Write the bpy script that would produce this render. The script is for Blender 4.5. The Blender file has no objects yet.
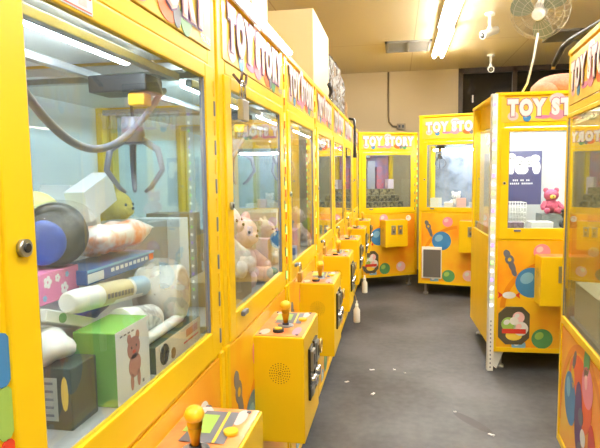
import bpy, bmesh, math, random
from mathutils import Vector, Matrix
random.seed(7)
scene = bpy.context.scene
COL = scene.collection
PI = math.pi

# ------------------------------------------------------------------ materials
MATS = {}
def mat(name, color, rough=.5, metal=0, var=0, vscale=8, color2=None, bump=0, emit=None, estr=0, coat=0, trans=0):
    if name in MATS: return MATS[name]
    m = bpy.data.materials.new(name); m.use_nodes = True
    nt = m.node_tree; b = nt.nodes['Principled BSDF']
    b.inputs['Base Color'].default_value = (*color, 1)
    b.inputs['Roughness'].default_value = rough
    b.inputs['Metallic'].default_value = metal
    if coat: b.inputs['Coat Weight'].default_value = coat
    if trans: b.inputs['Transmission Weight'].default_value = trans
    tc = nt.nodes.new('ShaderNodeTexCoord')
    n = nt.nodes.new('ShaderNodeTexNoise'); n.inputs['Scale'].default_value = vscale; n.inputs['Detail'].default_value = 5
    nt.links.new(tc.outputs['Object'], n.inputs['Vector'])
    if var or color2:
        r = nt.nodes.new('ShaderNodeValToRGB')
        c2 = color2 if color2 else tuple(max(0, c * (1 - var)) for c in color)
        r.color_ramp.elements[0].color = (*c2, 1); r.color_ramp.elements[1].color = (*color, 1)
        r.color_ramp.elements[0].position = .38; r.color_ramp.elements[1].position = .6
        nt.links.new(n.outputs['Fac'], r.inputs['Fac']); nt.links.new(r.outputs['Color'], b.inputs['Base Color'])
    if bump:
        bp = nt.nodes.new('ShaderNodeBump'); bp.inputs['Strength'].default_value = bump; bp.inputs['Distance'].default_value = .01
        nt.links.new(n.outputs['Fac'], bp.inputs['Height']); nt.links.new(bp.outputs['Normal'], b.inputs['Normal'])
    if emit:
        b.inputs['Emission Color'].default_value = (*emit, 1); b.inputs['Emission Strength'].default_value = estr
    MATS[name] = m
    return m

def glass_mat(name, tint=(.93, .97, .97), dust_haze=.05, dust_haze_col=(.85, .93, 1), refl=1.0):
    m = bpy.data.materials.new(name); m.use_nodes = True; nt = m.node_tree; nt.nodes.clear()
    out = nt.nodes.new('ShaderNodeOutputMaterial')
    tr = nt.nodes.new('ShaderNodeBsdfTransparent'); tr.inputs[0].default_value = (*tint, 1)
    gl = nt.nodes.new('ShaderNodeBsdfGlossy'); gl.inputs['Roughness'].default_value = .015
    df = nt.nodes.new('ShaderNodeBsdfDiffuse'); df.inputs[0].default_value = (*dust_haze_col, 1)
    fr = nt.nodes.new('ShaderNodeFresnel'); fr.inputs['IOR'].default_value = 1.38
    mu = nt.nodes.new('ShaderNodeMath'); mu.operation = 'MULTIPLY'; mu.inputs[1].default_value = refl
    ge = nt.nodes.new('ShaderNodeNewGeometry'); fl = nt.nodes.new('ShaderNodeMath'); fl.operation = 'MULTIPLY_ADD'; fl.inputs[1].default_value = -refl; fl.inputs[2].default_value = refl
    nt.links.new(ge.outputs['Backfacing'], fl.inputs[0]); nt.links.new(fl.outputs[0], mu.inputs[1])
    nt.links.new(fr.outputs[0], mu.inputs[0])
    tc = nt.nodes.new('ShaderNodeTexCoord'); n = nt.nodes.new('ShaderNodeTexNoise'); n.inputs['Scale'].default_value = 5
    nt.links.new(tc.outputs['Object'], n.inputs['Vector'])
    m2 = nt.nodes.new('ShaderNodeMath'); m2.operation = 'MULTIPLY'; m2.inputs[1].default_value = dust_haze * 2
    nt.links.new(n.outputs['Fac'], m2.inputs[0])
    a = nt.nodes.new('ShaderNodeMixShader'); b = nt.nodes.new('ShaderNodeMixShader')
    nt.links.new(m2.outputs[0], a.inputs[0]); nt.links.new(tr.outputs[0], a.inputs[1]); nt.links.new(df.outputs[0], a.inputs[2])
    nt.links.new(mu.outputs[0], b.inputs[0]); nt.links.new(a.outputs[0], b.inputs[1]); nt.links.new(gl.outputs[0], b.inputs[2])
    nt.links.new(b.outputs[0], out.inputs[0])
    MATS[name] = m
    return m

def wrap_mat(name, tint=(.95, .95, .95), amount=.3):
    m = bpy.data.materials.new(name); m.use_nodes = True; nt = m.node_tree; nt.nodes.clear()
    out = nt.nodes.new('ShaderNodeOutputMaterial')
    tr = nt.nodes.new('ShaderNodeBsdfTransparent'); tr.inputs[0].default_value = (*tint, 1)
    pr = nt.nodes.new('ShaderNodeBsdfPrincipled'); pr.inputs['Base Color'].default_value = (.9, .92, .95, 1); pr.inputs['Roughness'].default_value = .12
    tc = nt.nodes.new('ShaderNodeTexCoord'); n = nt.nodes.new('ShaderNodeTexNoise'); n.inputs['Scale'].default_value = 28; n.inputs['Detail'].default_value = 3
    nt.links.new(tc.outputs['Object'], n.inputs['Vector'])
    bp = nt.nodes.new('ShaderNodeBump'); bp.inputs['Strength'].default_value = .9; bp.inputs['Distance'].default_value = .02
    nt.links.new(n.outputs['Fac'], bp.inputs['Height']); nt.links.new(bp.outputs[0], pr.inputs['Normal'])
    r = nt.nodes.new('ShaderNodeMapRange'); r.inputs['From Min'].default_value = .35; r.inputs['From Max'].default_value = .7
    r.inputs['To Min'].default_value = amount * .4; r.inputs['To Max'].default_value = min(1, amount * 1.7)
    nt.links.new(n.outputs['Fac'], r.inputs[0])
    mx = nt.nodes.new('ShaderNodeMixShader'); nt.links.new(r.outputs[0], mx.inputs[0]); nt.links.new(tr.outputs[0], mx.inputs[1]); nt.links.new(pr.outputs[0], mx.inputs[2])
    nt.links.new(mx.outputs[0], out.inputs[0]); MATS[name] = m
    return m

YEL = mat('yellow_paint', (.93, .61, .008), .36, var=.06, vscale=3)
YEL.node_tree.nodes['Principled BSDF'].inputs['Specular IOR Level'].default_value = .3
YELD = mat('yellow_paint_edge', (.82, .50, .01), .4)
ORG = mat('orange_print', (.94, .60, .02), .35, color2=(.91, .33, .015), vscale=2.2, coat=.08)
MARQ = mat('marquee_print', (.95, .72, .10), .3, color2=(.93, .56, .05), vscale=4, coat=.4)
GREY = mat('grey_metal', (.35, .36, .38), .4, .7)
DARK = mat('black_plastic', (.015, .015, .017), .4)
CHR = mat('chrome', (.75, .75, .75), .2, 1)
BRASS = mat('brass', (.62, .45, .18), .3, 1)
STEEL = mat('brushed_steel', (.45, .46, .45), .35, .9)
WHT = mat('white_card', (.82, .83, .84), .45)
WHP = mat('white_plastic', (.85, .85, .83), .35)
TRAY = mat('grey_tray', (.42, .43, .46), .45, var=.15)
BACK = mat('pale_back_panel', (.76, .83, .93), .25, var=.12, vscale=3)
BLU = mat('blue_print', (.05, .25, .58), .35, coat=.08)
LBL = mat('light_blue_print', (.22, .50, .75), .35, coat=.08)
GRN = mat('green_print', (.10, .34, .13), .35, coat=.08)
LGR = mat('light_green_print', (.36, .58, .12), .35, coat=.08)
PNK = mat('pink_print', (.88, .30, .42), .35, coat=.08)
LPK = mat('light_pink_print', (.92, .58, .60), .35, coat=.08)
RED = mat('red_print', (.70, .05, .03), .35, coat=.08)
ORB = mat('orange_ball_print', (.88, .15, .02), .35, coat=.08)
PUR = mat('purple_print', (.11, .03, .17), .35, coat=.08)
MAG = mat('magenta_print', (.72, .22, .45), .35)
SLATE = mat('slate_print', (.16, .17, .22), .4)
ARCH = mat('arch_print', (.80, .27, .01), .35)
OVAL = mat('smoked_flap', (.10, .085, .06), .3, coat=.5)
GLASS = glass_mat('window_glass', dust_haze=.028, refl=1.6)
GLASSC = glass_mat('clean_window_glass', dust_haze=.008, refl=1.3)
GLASSD = glass_mat('hazy_window_glass', tint=(.88, .88, .78), dust_haze=.07, dust_haze_col=(.75, .68, .40), refl=1.7)  # yellow haze reflected from the row is put into the glass colour
WRAP = wrap_mat('clear_wrap', amount=.2)
WRAP2 = wrap_mat('thin_clear_wrap', amount=.09)
WRAPG = wrap_mat('cloudy_wrap', tint=(.60, .54, .47), amount=.22)
LED = mat('led_tube_glow', (1, 1, 1), .4, emit=(.86, .94, 1), estr=42)
LEDC = mat('bright_led_tube_glow', (1, 1, 1), .4, emit=(.92, .94, 1), estr=110)
LEDFILL = mat('added_fill_tube_glow', (1, 1, 1), .4, emit=(1, .92, .72), estr=24)  # lit tube added in machine D to brighten its cartons
TUBE = mat('ceiling_tube_glow', (1, 1, 1), .4, emit=(1, .95, .85), estr=75)
GLARET = mat('marquee_glare_glow', (1, 1, 1), .4, emit=(1, .97, .9), estr=16)
DOTG = mat('green_led_glow', (.3, .9, .2), .4, emit=(.45, 1, .25), estr=1)
DOTV = mat('violet_led_glow', (.4, .2, .9), .4, emit=(.45, .3, 1), estr=1)
DOTW = mat('white_led_glow', (1, 1, 1), .4, emit=(.95, 1, .9), estr=1.5)

# ------------------------------------------------------------------ mesh builder
class MB:
    def __init__(s): s.v = []; s.f = []; s.m = []; s.mats = []; s.sm = []
    def mi(s, m):
        if m not in s.mats: s.mats.append(m)
        return s.mats.index(m)
    def add(s, vs, fs, m, smooth=False):
        o = len(s.v); s.v += [tuple(v) for v in vs]; k = s.mi(m)
        for f in fs: s.f.append([i + o for i in f]); s.m.append(k); s.sm.append(smooth)
        return s
    def box(s, x0, x1, y0, y1, z0, z1, m, M=None):
        vs = [Vector(p) for p in ((x0,y0,z0),(x1,y0,z0),(x1,y1,z0),(x0,y1,z0),(x0,y0,z1),(x1,y0,z1),(x1,y1,z1),(x0,y1,z1))]
        if M: vs = [M @ v for v in vs]
        return s.add(vs, [(0,3,2,1),(4,5,6,7),(0,1,5,4),(1,2,6,5),(2,3,7,6),(3,0,4,7)], m)
    def prism(s, pts, y0, y1, m, m_side=None):
        # outline pts in (x,z), counter-clockwise seen from -y; extruded from y0 (front) to y1
        n = len(pts); vs = [(x, y0, z) for x, z in pts] + [(x, y1, z) for x, z in pts]
        s.add(vs, [tuple(range(n)), tuple(range(2*n-1, n-1, -1))], m)
        return s.add(vs, [(i, i+n, (i+1) % n + n, (i+1) % n) for i in range(n)], m_side or m)
    def disc(s, cx, cz, rx, rz, y0, y1, m, n=28, ang=0):
        ca, sa = math.cos(ang), math.sin(ang)
        pts = [(cx + rx*math.cos(t)*ca - rz*math.sin(t)*sa, cz + rx*math.cos(t)*sa + rz*math.sin(t)*ca) for t in (2*PI*i/n for i in range(n))]
        return s.prism(pts, y0, y1, m)
    def ball(s, cx, cz, r, y, m, m2):
        # printed ball: a disc with a paler highlight shape of the print
        s.disc(cx, cz, r, r, y-.0012, y, m)
        return s.disc(cx-.28*r, cz+.3*r, .45*r, .36*r, y-.0018, y-.0012, m2, 16, .6)
    def tube(s, pts, r, m, n=10, caps=True):
        pts = [Vector(p) for p in pts]; k = len(pts)
        rr = r if isinstance(r, (list, tuple)) else [r]*k
        vs = []; up = None
        for i, p in enumerate(pts):
            t = (pts[min(i+1, k-1)] - pts[max(i-1, 0)]).normalized()
            if up is None:
                up = Vector((0,0,1)) if abs(t.z) < .9 else Vector((1,0,0))
            a = (up - t*up.dot(t)).normalized(); b = t.cross(a); up = a
            vs += [p + (a*math.cos(2*PI*j/n) + b*math.sin(2*PI*j/n))*rr[i] for j in range(n)]
        fs = [(i*n+j, i*n+(j+1) % n, (i+1)*n+(j+1) % n, (i+1)*n+j) for i in range(k-1) for j in range(n)]
        s.add(vs, fs, m, True)
        if caps: s.add(vs[:n], [tuple(range(n-1, -1, -1))], m); s.add(vs[-n:], [tuple(range(n))], m)
        return s
    def sphere(s, c, r, m, nu=16, nv=10, M=None, bump=None):
        r = r if isinstance(r, (tuple, list)) else (r, r, r); vs = []; fs = []
        for i in range(nv+1):
            th = PI*i/nv
            for j in range(nu):
                ph = 2*PI*j/nu
                d = Vector((math.sin(th)*math.cos(ph), math.sin(th)*math.sin(ph), math.cos(th)))
                k = bump(d) if bump else 1
                p = Vector((d.x*r[0]*k, d.y*r[1]*k, d.z*r[2]*k))
                if M: p = M @ p
                vs.append(p + Vector(c))
        for i in range(nv):
            for j in range(nu):
                fs.append((i*nu+j, (i+1)*nu+j, (i+1)*nu+(j+1) % nu, i*nu+(j+1) % nu))
        return s.add(vs, fs, m, True)
    def build(s, name, parent=None, bevel=0, seg=2, loc=None, rot=None):
        me = bpy.data.meshes.new(name); me.from_pydata(s.v, [], s.f)
        for m in s.mats: me.materials.append(m)
        me.polygons.foreach_set('material_index', s.m); me.polygons.foreach_set('use_smooth', s.sm)
        bm = bmesh.new(); bm.from_mesh(me); bmesh.ops.remove_doubles(bm, verts=bm.verts, dist=1e-6)
        bmesh.ops.recalc_face_normals(bm, faces=bm.faces); bm.to_mesh(me); bm.free()
        me.update()
        o = bpy.data.objects.new(name, me); COL.objects.link(o)
        if parent: o.parent = parent
        if loc: o.location = loc
        if rot: o.rotation_euler = rot
        if bevel:
            b = o.modifiers.new('bevel', 'BEVEL'); b.width = bevel; b.segments = seg; b.limit_method = 'ANGLE'; b.angle_limit = .6
        return o

def tag(o, label, cat, group=None):
    o['label'] = label; o['category'] = cat
    if group: o['group'] = group
    return o
def struct(o): o['kind'] = 'structure'; return o
def empty(name, loc, rotz=0):
    o = bpy.data.objects.new(name, None); COL.objects.link(o); o.empty_display_size = .1
    o.location = loc; o.rotation_euler = (0, 0, rotz); return o
def copy_tree(o, parent=None):
    c = o.copy(); COL.objects.link(c)
    if parent: c.parent = parent
    for ch in o.children: copy_tree(ch, c)
    return c

def text_poly(txt, offset, bold=.0):
    cu = bpy.data.curves.new('t', 'FONT'); cu.body = txt; cu.size = 1; cu.offset = offset; cu.align_x = 'CENTER'; cu.space_character = 1.3; cu.space_word = .85; cu.resolution_u = 3
    ob = bpy.data.objects.new('t', cu); COL.objects.link(ob)
    dg = bpy.context.evaluated_depsgraph_get(); me = bpy.data.meshes.new_from_object(ob.evaluated_get(dg))
    vs = [tuple(v.co) for v in me.vertices]; fs = [tuple(p.vertices) for p in me.polygons]
    bpy.data.objects.remove(ob); bpy.data.curves.remove(cu); bpy.data.meshes.remove(me)
    return vs, fs
_TX = {}
def lettering(mb, txt, cx, cz, width, y, layers, zs=1.0):
    """flat lettering on a front (facing -y): layers of (offset, material) from the back forwards"""
    base = None
    for k, (off, m) in enumerate(layers):
        key = (txt, off)
        if key not in _TX: _TX[key] = text_poly(txt, off)
        vs, fs = _TX[key]
        if base is None:
            xs = [v[0] for v in vs]; base = (min(xs), max(xs)); sc = width/(base[1]-base[0]); mx = (base[0]+base[1])/2
            ys = [v[1] for v in vs]; my = (min(ys)+max(ys))/2
        mb.add([((v[0]-mx)*sc+cx, y-.0015*(k+1), (v[1]-my)*sc*zs+cz) for v in vs], fs, m)
    return mb
TITLE = [(.125, PUR), (.094, LPK), (.052, WHT)]

# ------------------------------------------------------------------ claw machine
def art(mb, zoff=0, full=True):
    """printed balls and sweets of the lower front (local x, z), y just in front of the panel"""
    y = -.001
    # arch band
    pts = []; 
    for i in range(21):
        t = PI*.55 + (PI*.45)*(i/20); pts.append((.50+.44*math.cos(t), .45+.36*math.sin(t)+zoff))
    for i in range(20, -1, -1):
        t = PI*.55 + (PI*.45)*(i/20); pts.append((.50+.405*math.cos(t), .45+.325*math.sin(t)+zoff))
    mb.prism(pts, y-.0008, y, ARCH)
    mb.ball(.33, .845+zoff, .055, y, PNK, LPK)
    mb.ball(.265, .63+zoff, .105, y, BLU, LBL)
    mb.ball(.345, .235+zoff, .07, y, GRN, LGR)
    mb.ball(.19, .185+zoff, .047, y-.001, LBL, WHT)
    mb.ball(.66, .845+zoff, .035, y, WHT, LPK)
    mb.ball(.56, .25+zoff, .06, y, LPK, WHT)
    # grey gadget (tall jointed tool)
    for cx, cz, rx, rz in ((.10, .83, .022, .03), (.118, .79, .03, .035), (.135, .745, .02, .05), (.15, .70, .016, .03)):
        mb.disc(cx, cz+zoff, rx, rz, y-.0012, y, SLATE, 14, .4)
    mb.disc(.118, .79+zoff, .012, .014, y-.002, y-.0012, YELD, 12)
    # wrapped sweet
    mb.disc(.12, .54+zoff, .045, .024, y-.0015, y, WHT, 18)
    for sx in (-1, 1):
        c = .12 + sx*.04
        mb.prism([(c, .54+zoff), (c+.035*sx, .565+zoff), (c+.028*sx, .54+zoff), (c+.035*sx, .515+zoff)][::sx], y-.0012, y, RED)

def feet(root, x0, x1, D, zb):
    for fx in (x0+.05, x1-.09):
        for fy2 in (.05, D-.09):
            s = MB(); s.tube([(fx+.02, fy2+.02, 0), (fx+.02, fy2+.02, .02), (fx+.02, fy2+.02, .021), (fx+.02, fy2+.02, zb+.005)], [.03, .03, .014, .014], GREY, 12); s.build('foot', root)

def claw_machine(P):
    """local frame: x along the front (viewer's left to right), y into the machine, z up"""
    W = P.get('W', .803); D = P.get('D', .82); top = P['top']; zb = .1375; zg0, zg1 = P['zg0'], P['zg1']; zm = P['zm']
    zp = P.get('zp', zg0-.07)            # top of lower body
    e = P.get('edge', .055); st = P.get('stile', .095)
    root = empty('claw_machine', (*P['loc'], 0), P['rot'])
    x0, x1 = .01, .01+W
    led = P.get('led', LED)
    gl = P.get('glass', GLASS)
    # cabinet: lower body, corner posts, top box
    b = MB()
    b.box(x0, x1, .004, D, zb, zp, YEL)
    for px in (x0, x1-e):
        b.box(px, px+e, .0, .016, zp, top, YEL)
        b.box(px, px+e, D-e, D, zp, top, YEL)
    b.box(x0+e, x1-e, .02, D, zg1+.06, top, YEL)
    b.box(x0-.004, x1+.004, -.004, D+.004, top-.022, top, YEL)
    b.box(x0+e, x1-e, -.001, .03, zm-.004, zm+.028, YEL)
    for px in (x0, x1-.028): b.box(px, px+.028, -.006, .01, zb, zp, YELD if P.get('darkedge') else YEL)
    b.box(x0, x1, -.006, .01, zb, zb+.03, YEL)
    b.build('cabinet', root, .003)
    # lower front print
    f = MB(); f.box(x0+.03, x1-.03, -.0005, .01, zb+.032, zp-.012, ORG); 
    if P.get('art', 'balls') == 'balls':
        art(f, P.get('artz', 0))
    else:
        y = -.001
        pts = [(.42+.40*math.cos(t), .25+.45*math.sin(t)) for t in (PI*i/24 for i in range(25))] + [(.42+.365*math.cos(t), .25+.415*math.sin(t)) for t in (PI*i/24 for i in range(24, -1, -1))]
        f.prism(pts, y-.0006, y, ARCH)
        f.disc(.38, .50, .19, .15, y-.0008, y, ORB, 26)
        f.disc(.23, .42, .10, .115, y-.0016, y-.0008, BLU, 24, .1); f.disc(.20, .46, .035, .045, y-.002, y-.0016, LBL, 14)
        f.disc(.50, .57, .08, .08, y-.0016, y-.0008, PNK, 24); f.disc(.48, .585, .02, .03, y-.002, y-.0016, LPK, 14)
        f.disc(.48, .665, .04, .07, y-.0016, y-.0008, GRN, 20, -.3)
        f.disc(.38, .40, .06, .15, y-.002, y-.0016, PUR, 20); 
        for k in range(5): f.disc(.42+.04*(k % 2), .42-.07*k, .04, .035, y-.0026, y-.002, WHT if k % 2 else SLATE, 14, .5)
        f.disc(.60, .30, .06, .16, y-.0016, y-.0008, RED, 18, .2)
        f.disc(.29, .61, .02, .05, y-.0016, y-.0008, SLATE, 12, -.5); f.disc(.27, .53, .025, .05, y-.0016, y-.0008, YELD, 12, .3)
    f.build('front_print', root)
    # prize flap
    if P.get('flap', 'oval') == 'oval':
        o = MB(); cx, cz, hw, hh, c = .155, .325, .105, .135, .05
        o.prism([(cx-hw, cz-hh+c), (cx-hw+c, cz-hh), (cx+hw-c, cz-hh), (cx+hw, cz-hh+c), (cx+hw, cz+hh-c), (cx+hw-c, cz+hh), (cx-hw+c, cz+hh), (cx-hw, cz+hh-c)], -.008, 0, OVAL)
        fl = o.build('prize_flap', root, .004)
        em = MB(); yy = -.0082
        em.ball(cx-.035, cz+.01, .05, yy, LGR, WHT); em.ball(cx+.045, cz-.02, .05, yy, WHT, LPK); em.ball(cx+.03, cz+.06, .04, yy, LPK, WHT)
        em.disc(cx, cz-.07, .055, .035, yy-.001, yy, MARQ, 20)
        em.box(cx-.08, cx+.08, yy-.003, yy-.0018, cz-.055, cz-.022, RED)
        em.disc(cx, cz+.035, .03, .028, yy-.003, yy-.0018, WHP, 18)
        em.build('flap_emblem', fl)
    elif P.get('flap') == 'square':
        o = MB(); o.box(.05, .27, -.02, 0, .2, .56, WHP); fl = o.build('prize_flap', root, .004)
        o = MB(); o.box(.068, .262, -.024, -.018, .215, .53, mat('grey_flap_window', (.16, .15, .14), .15)); o.build('flap_window', fl)
    elif P.get('flap') == 'white_oval':
        o = MB(); o.disc(.675, .82, .03, .045, -.010, 0, SLATE, 20); o.disc(.675, .82, .024, .042, -.013, -.010, WHP, 20); o.build('prize_flap', root)
    # door: frame + glass + hinge + lock
    d = MB(); da, db = x0+.035, x1-.035; ga, gb = x0+st-.006, x1-st+.006
    if P.get('thin'): da, db, ga, gb = x0+.012, x1-.012, x0+.03, x1-.03
    d.box(da, ga, -.006, .010, zp+.004, zm-.008, YEL); d.box(gb, db, -.006, .010, zp+.004, zm-.008, YEL)
    d.box(ga, gb, -.006, .010, zp+.004, zg0, YEL); d.box(ga, gb, -.006, .010, zg1, zm-.008, YEL)
    d.box(ga, ga+.005, -.003, .009, zg0, zg1, SLATE); d.box(gb-.005, gb, -.003, .009, zg0, zg1, SLATE)
    door = d.build('door', root, .0025)
    g = MB(); g.box(ga, gb, .0, .005, zg0, zg1, gl); g.build('glass_pane', door)
    if not P.get('thin'):
        h = MB()
        n = 14
        for k in range(n):
            z = zp+.03+(zm-zp-.06)*k/n
            h.box(db-.002, db+.006, -.0078, .0, z, z+.035, YELD if k % 2 else SLATE)
        h.build('hinge', door)
        l = MB(); l.tube([(.072, -.006, 1.318), (.072, -.013, 1.318)], .0105, STEEL, 18); l.tube([(.072, -.013, 1.318), (.072, -.015, 1.318)], .0055, DARK, 14); l.build('cam_lock', door)
        l = MB(); l.box(.14, .185, -.018, -.006, zg0-.022, zg0-.008, SLATE); l.build('door_latch', door, .003)
    # side and back glass
    for px in (x0+.012, x1-.017):
        s = MB(); s.box(px, px+.005, e, D-e, zp, zg1+.05, P.get('sideglass', GLASSC)); s.build('side_glass', root)
    s = MB(); s.box(x0+e, x1-e, D-.03, D-.02, zp, zg1+.06, P.get('back', BACK)); s.build('back_panel', root)
    zf = P.get('zf', zg0-.025)
    s = MB(); s.box(x0+.02, x1-.02, .03, D-.035, zp-.01, zf, P.get('tray', TRAY)); s.build('floor_tray', root)
    s = MB(); s.box(x0+e, x1-e, .03, D-.03, zg1+.052, zg1+.06, WHP); s.build('ceiling_panel', root)
    # lamp
    if led:
        s = MB(); zl = P.get('ledz', zg1+.022); yl = P.get('ledy', .13)
        s.tube([(x0+.10, yl, zl), (x1-P.get('ledr', .2), yl, zl)], .011, led, 12)
        s.box(x0+.09, x1-P.get('ledr', .2)+.01, yl-.012, yl+.012, zl+.01, zl+.019, WHP); s.build('lamp_tube', root)
    # gantry and claw
    if P.get('claw', True):
        cx, cy = P.get('clawpos', (.69, .06)); s = MB()
        s.box(x0+.03, x1-.03, cy+.02, cy+.04, zg1+.005, zg1+.022, GREY); s.box(x0+.03, x1-.03, cy+.20, cy+.22, zg1+.005, zg1+.022, GREY)
        s.box(x0+.03, x0+.055, .06, D-.06, zg1+.024, zg1+.045, STEEL); s.box(x1-.055, x1-.03, .06, D-.06, zg1+.024, zg1+.045, STEEL)
        s.build('gantry_rail', root, .002)
        s = MB(); s.box(cx-.03, cx+.06, cy+.05, cy+.19, zg1-.035, zg1+.004, DARK); s.box(cx-.02, cx+.02, cy+.06, cy+.10, zg1-.065, zg1-.036, YELD); s.build('carriage', root, .004)
        s = MB(); s.tube([(cx, cy+.1, zg1-.03), (cx, cy+.1, zg1-.10)], .004, DARK)
        s.tube([(cx, cy+.1, zg1-.09), (cx, cy+.1, zg1-.15)], [.024, .028], SLATE, 16)
        for k in range(3):
            a = 2*PI*k/3+.5; ca, sa = math.cos(a), math.sin(a)
            s.tube([(cx+ca*r, cy+.1+sa*r, zg1-.14+z) for r, z in ((.02, 0), (.06, -.025), (.07, -.07), (.04, -.11), (.025, -.12))], [.008, .008, .007, .006, .004], SLATE, 8)
        s.build('claw', root)
        if P.get('hose', True):
            s = MB(); k = []
            for i in range(25):
                t = i/24; k.append((.24+.53*t, .115+.02*math.sin(t*PI), 1.545-.105*math.sin(PI*min(1, t*1.02))**.9+.06*t*t))
            s.tube(k, .0075, SLATE, 10); s.build('hose', root)
    # marquee
    s = MB(); s.box(x0+.035, x1-.035, -.003, .02, zm+.03, top-.035, P.get('marq', MARQ)); mq = s.build('marquee', root, .002)
    s = MB(); zc = (zm+.03+top-.035)/2+.012; cxm = (x0+x1)/2; yy = -.0035
    s.disc(cxm-.29, zc-.055, .035, .03, yy-.001, yy, LPK); s.ball(cxm-.20, zc-.068, .026, yy, BLU, LBL); s.ball(cxm+.21, zc-.062, .032, yy, GRN, LGR)
    s.disc(cxm-.01, zc-.05, .05, .035, yy-.001, yy, PNK); s.disc(cxm-.01, zc+.05, .05, .04, yy-.001, yy, LPK); s.disc(cxm+.12, zc-.058, .05, .03, yy-.001, yy, ORB)
    s.disc(cxm+.16, zc-.065, .02, .025, yy-.002, yy-.001, SLATE, 12); s.disc(cxm-.10, zc-.065, .05, .012, yy-.001, yy, MAG, 16)
    s.build('marquee_print', mq)
    s = MB(); lettering(s, 'TOY STORY', cxm+.005, zc, P.get('tw', .675), -.0045, TITLE, P.get('tz', 1.4)); s.build('title_lettering', mq)
    if P.get('sub', True):
        s = MB(); lettering(s, 'FELIZE', x1-.075, zm+.047, .062, -.0032, [(.02, BLU)], 1.15); s.build('maker_lettering', mq)
    if P.get('con', 1) is None:
        feet(root, x0, x1, D, zb); return root
    # console
    c0, c1, zc1, zc0, pr = P.get('con', (.2857, .591, .9003, .5619, .160))
    c = MB(); c.box(c0, c1, -pr, .002, zc0, zc1, YEL); con = c.build('console', root, .004)
    t = MB(); t.box(c0+.006, c1-.006, -pr+.006, -.004, zc1-.002, zc1+.0025, ORB2); zt = zc1+.0026
    if P.get('stick', True):
        def q(a, b, c_, d_, m, dz=0, tw=0): t.box(a, b, c_, d_, zt+dz, zt+.0008+dz, m)
        wd = c1-c0
        for (fx, fy, rx, ry, m) in ((.15, -.028, .030, .016, LPK), (.20, -.128, .045, .014, PNK), (.85, -.125, .035, .013, LPK), (.9, -.04, .025, .02, LPK)):
            pts = [(c0+fx*wd+rx*math.cos(k*PI/9), fy+ry*math.sin(k*PI/9)) for k in range(18)]
            vs = [(a, b2, zt+.001) for a, b2 in pts]; t.add(vs, [tuple(range(18))], m)
        vs = [(c0+.48*wd, -.125, zt+.0012), (c0+.92*wd, -.115, zt+.0012), (c0+.92*wd, -.045, zt+.0012), (c0+.48*wd, -.035, zt+.0012)]; t.add(vs, [(0, 1, 2, 3)], SLATE)
        vs = [(c0+.60*wd, -.085, zt+.0018), (c0+.86*wd, -.08, zt+.0018), (c0+.86*wd, -.028, zt+.0018), (c0+.60*wd, -.028, zt+.0018)]; t.add(vs, [(0, 1, 2, 3)], LGR)
        vs = [(c0+.48*wd, -.106, zt+.0020), (c0+.92*wd, -.098, zt+.0020), (c0+.92*wd, -.092, zt+.0020), (c0+.48*wd, -.1, zt+.0020)]; t.add(vs, [(0, 1, 2, 3)], MARQ)
        for sx in (c0+.02, c1-.02):
            for sy in (-.135, -.018): t.tube([(sx, sy, zt), (sx, sy, zt+.003)], .005, SLATE, 8)
    t.build('console_print', con)
    if P.get('stick', True):
        jx, jy = c0+.39*(c1-c0), -.08
        j = MB(); j.tube([(jx, jy, zt), (jx, jy, zt+.003), (jx, jy, zt+.0055)], [.026, .026, .012], PALEG, 22, False); j.tube([(jx, jy, zt+.005), (jx, jy, zt+.011)], .011, SLATE, 16)
        j.tube([(jx, jy, zt+.01), (jx, jy, zt+.028), (jx, jy, zt+.040), (jx, jy, zt+.047)], [.007, .010, .013, .010], YELK, 16)
        j.sphere((jx, jy, zt+.052), (.0145, .0145, .0135), YELK); j.build('joystick', con)
        j.sphere((jx, jy, zt+.068), (.0185, .0185, .0165), YELK); j.build('joystick', con)
        k = MB(); bx, by = c0+.165*(c1-c0), -.070
        k.tube([(bx, by, zt), (bx, by, zt+.009)], .018, DARK, 22); k.tube([(bx, by, zt+.009), (bx, by, zt+.013)], .012, YELK, 20); k.build('push_button', con)
        k = MB(); bx, by = c0+.62*(c1-c0), -.125
        k.tube([(bx, by, zt), (bx, by, zt+.008)], .014, YELK, 20); k.build('push_button', con)
    # speaker holes on the near side of the console
    g = MB(); xs = c0-.0006; cz = zc1-.115; cy = -pr*.52
    for ring, n in ((.004, 5), (.011, 10), (.018, 14), (.025, 18), (.032, 22)):
        for k in range(n):
            a = 2*PI*k/n; yy, zz = cy+ring*math.cos(a), cz+ring*math.sin(a); r = .0016
            g.add([(xs, yy-r, zz-r), (xs, yy+r, zz-r), (xs, yy+r, zz+r), (xs, yy-r, zz+r)], [(0, 1, 2, 3)], BROWN)
    g.build('speaker_holes', con)
    # coin plates on the console front
    fy = -pr
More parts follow.
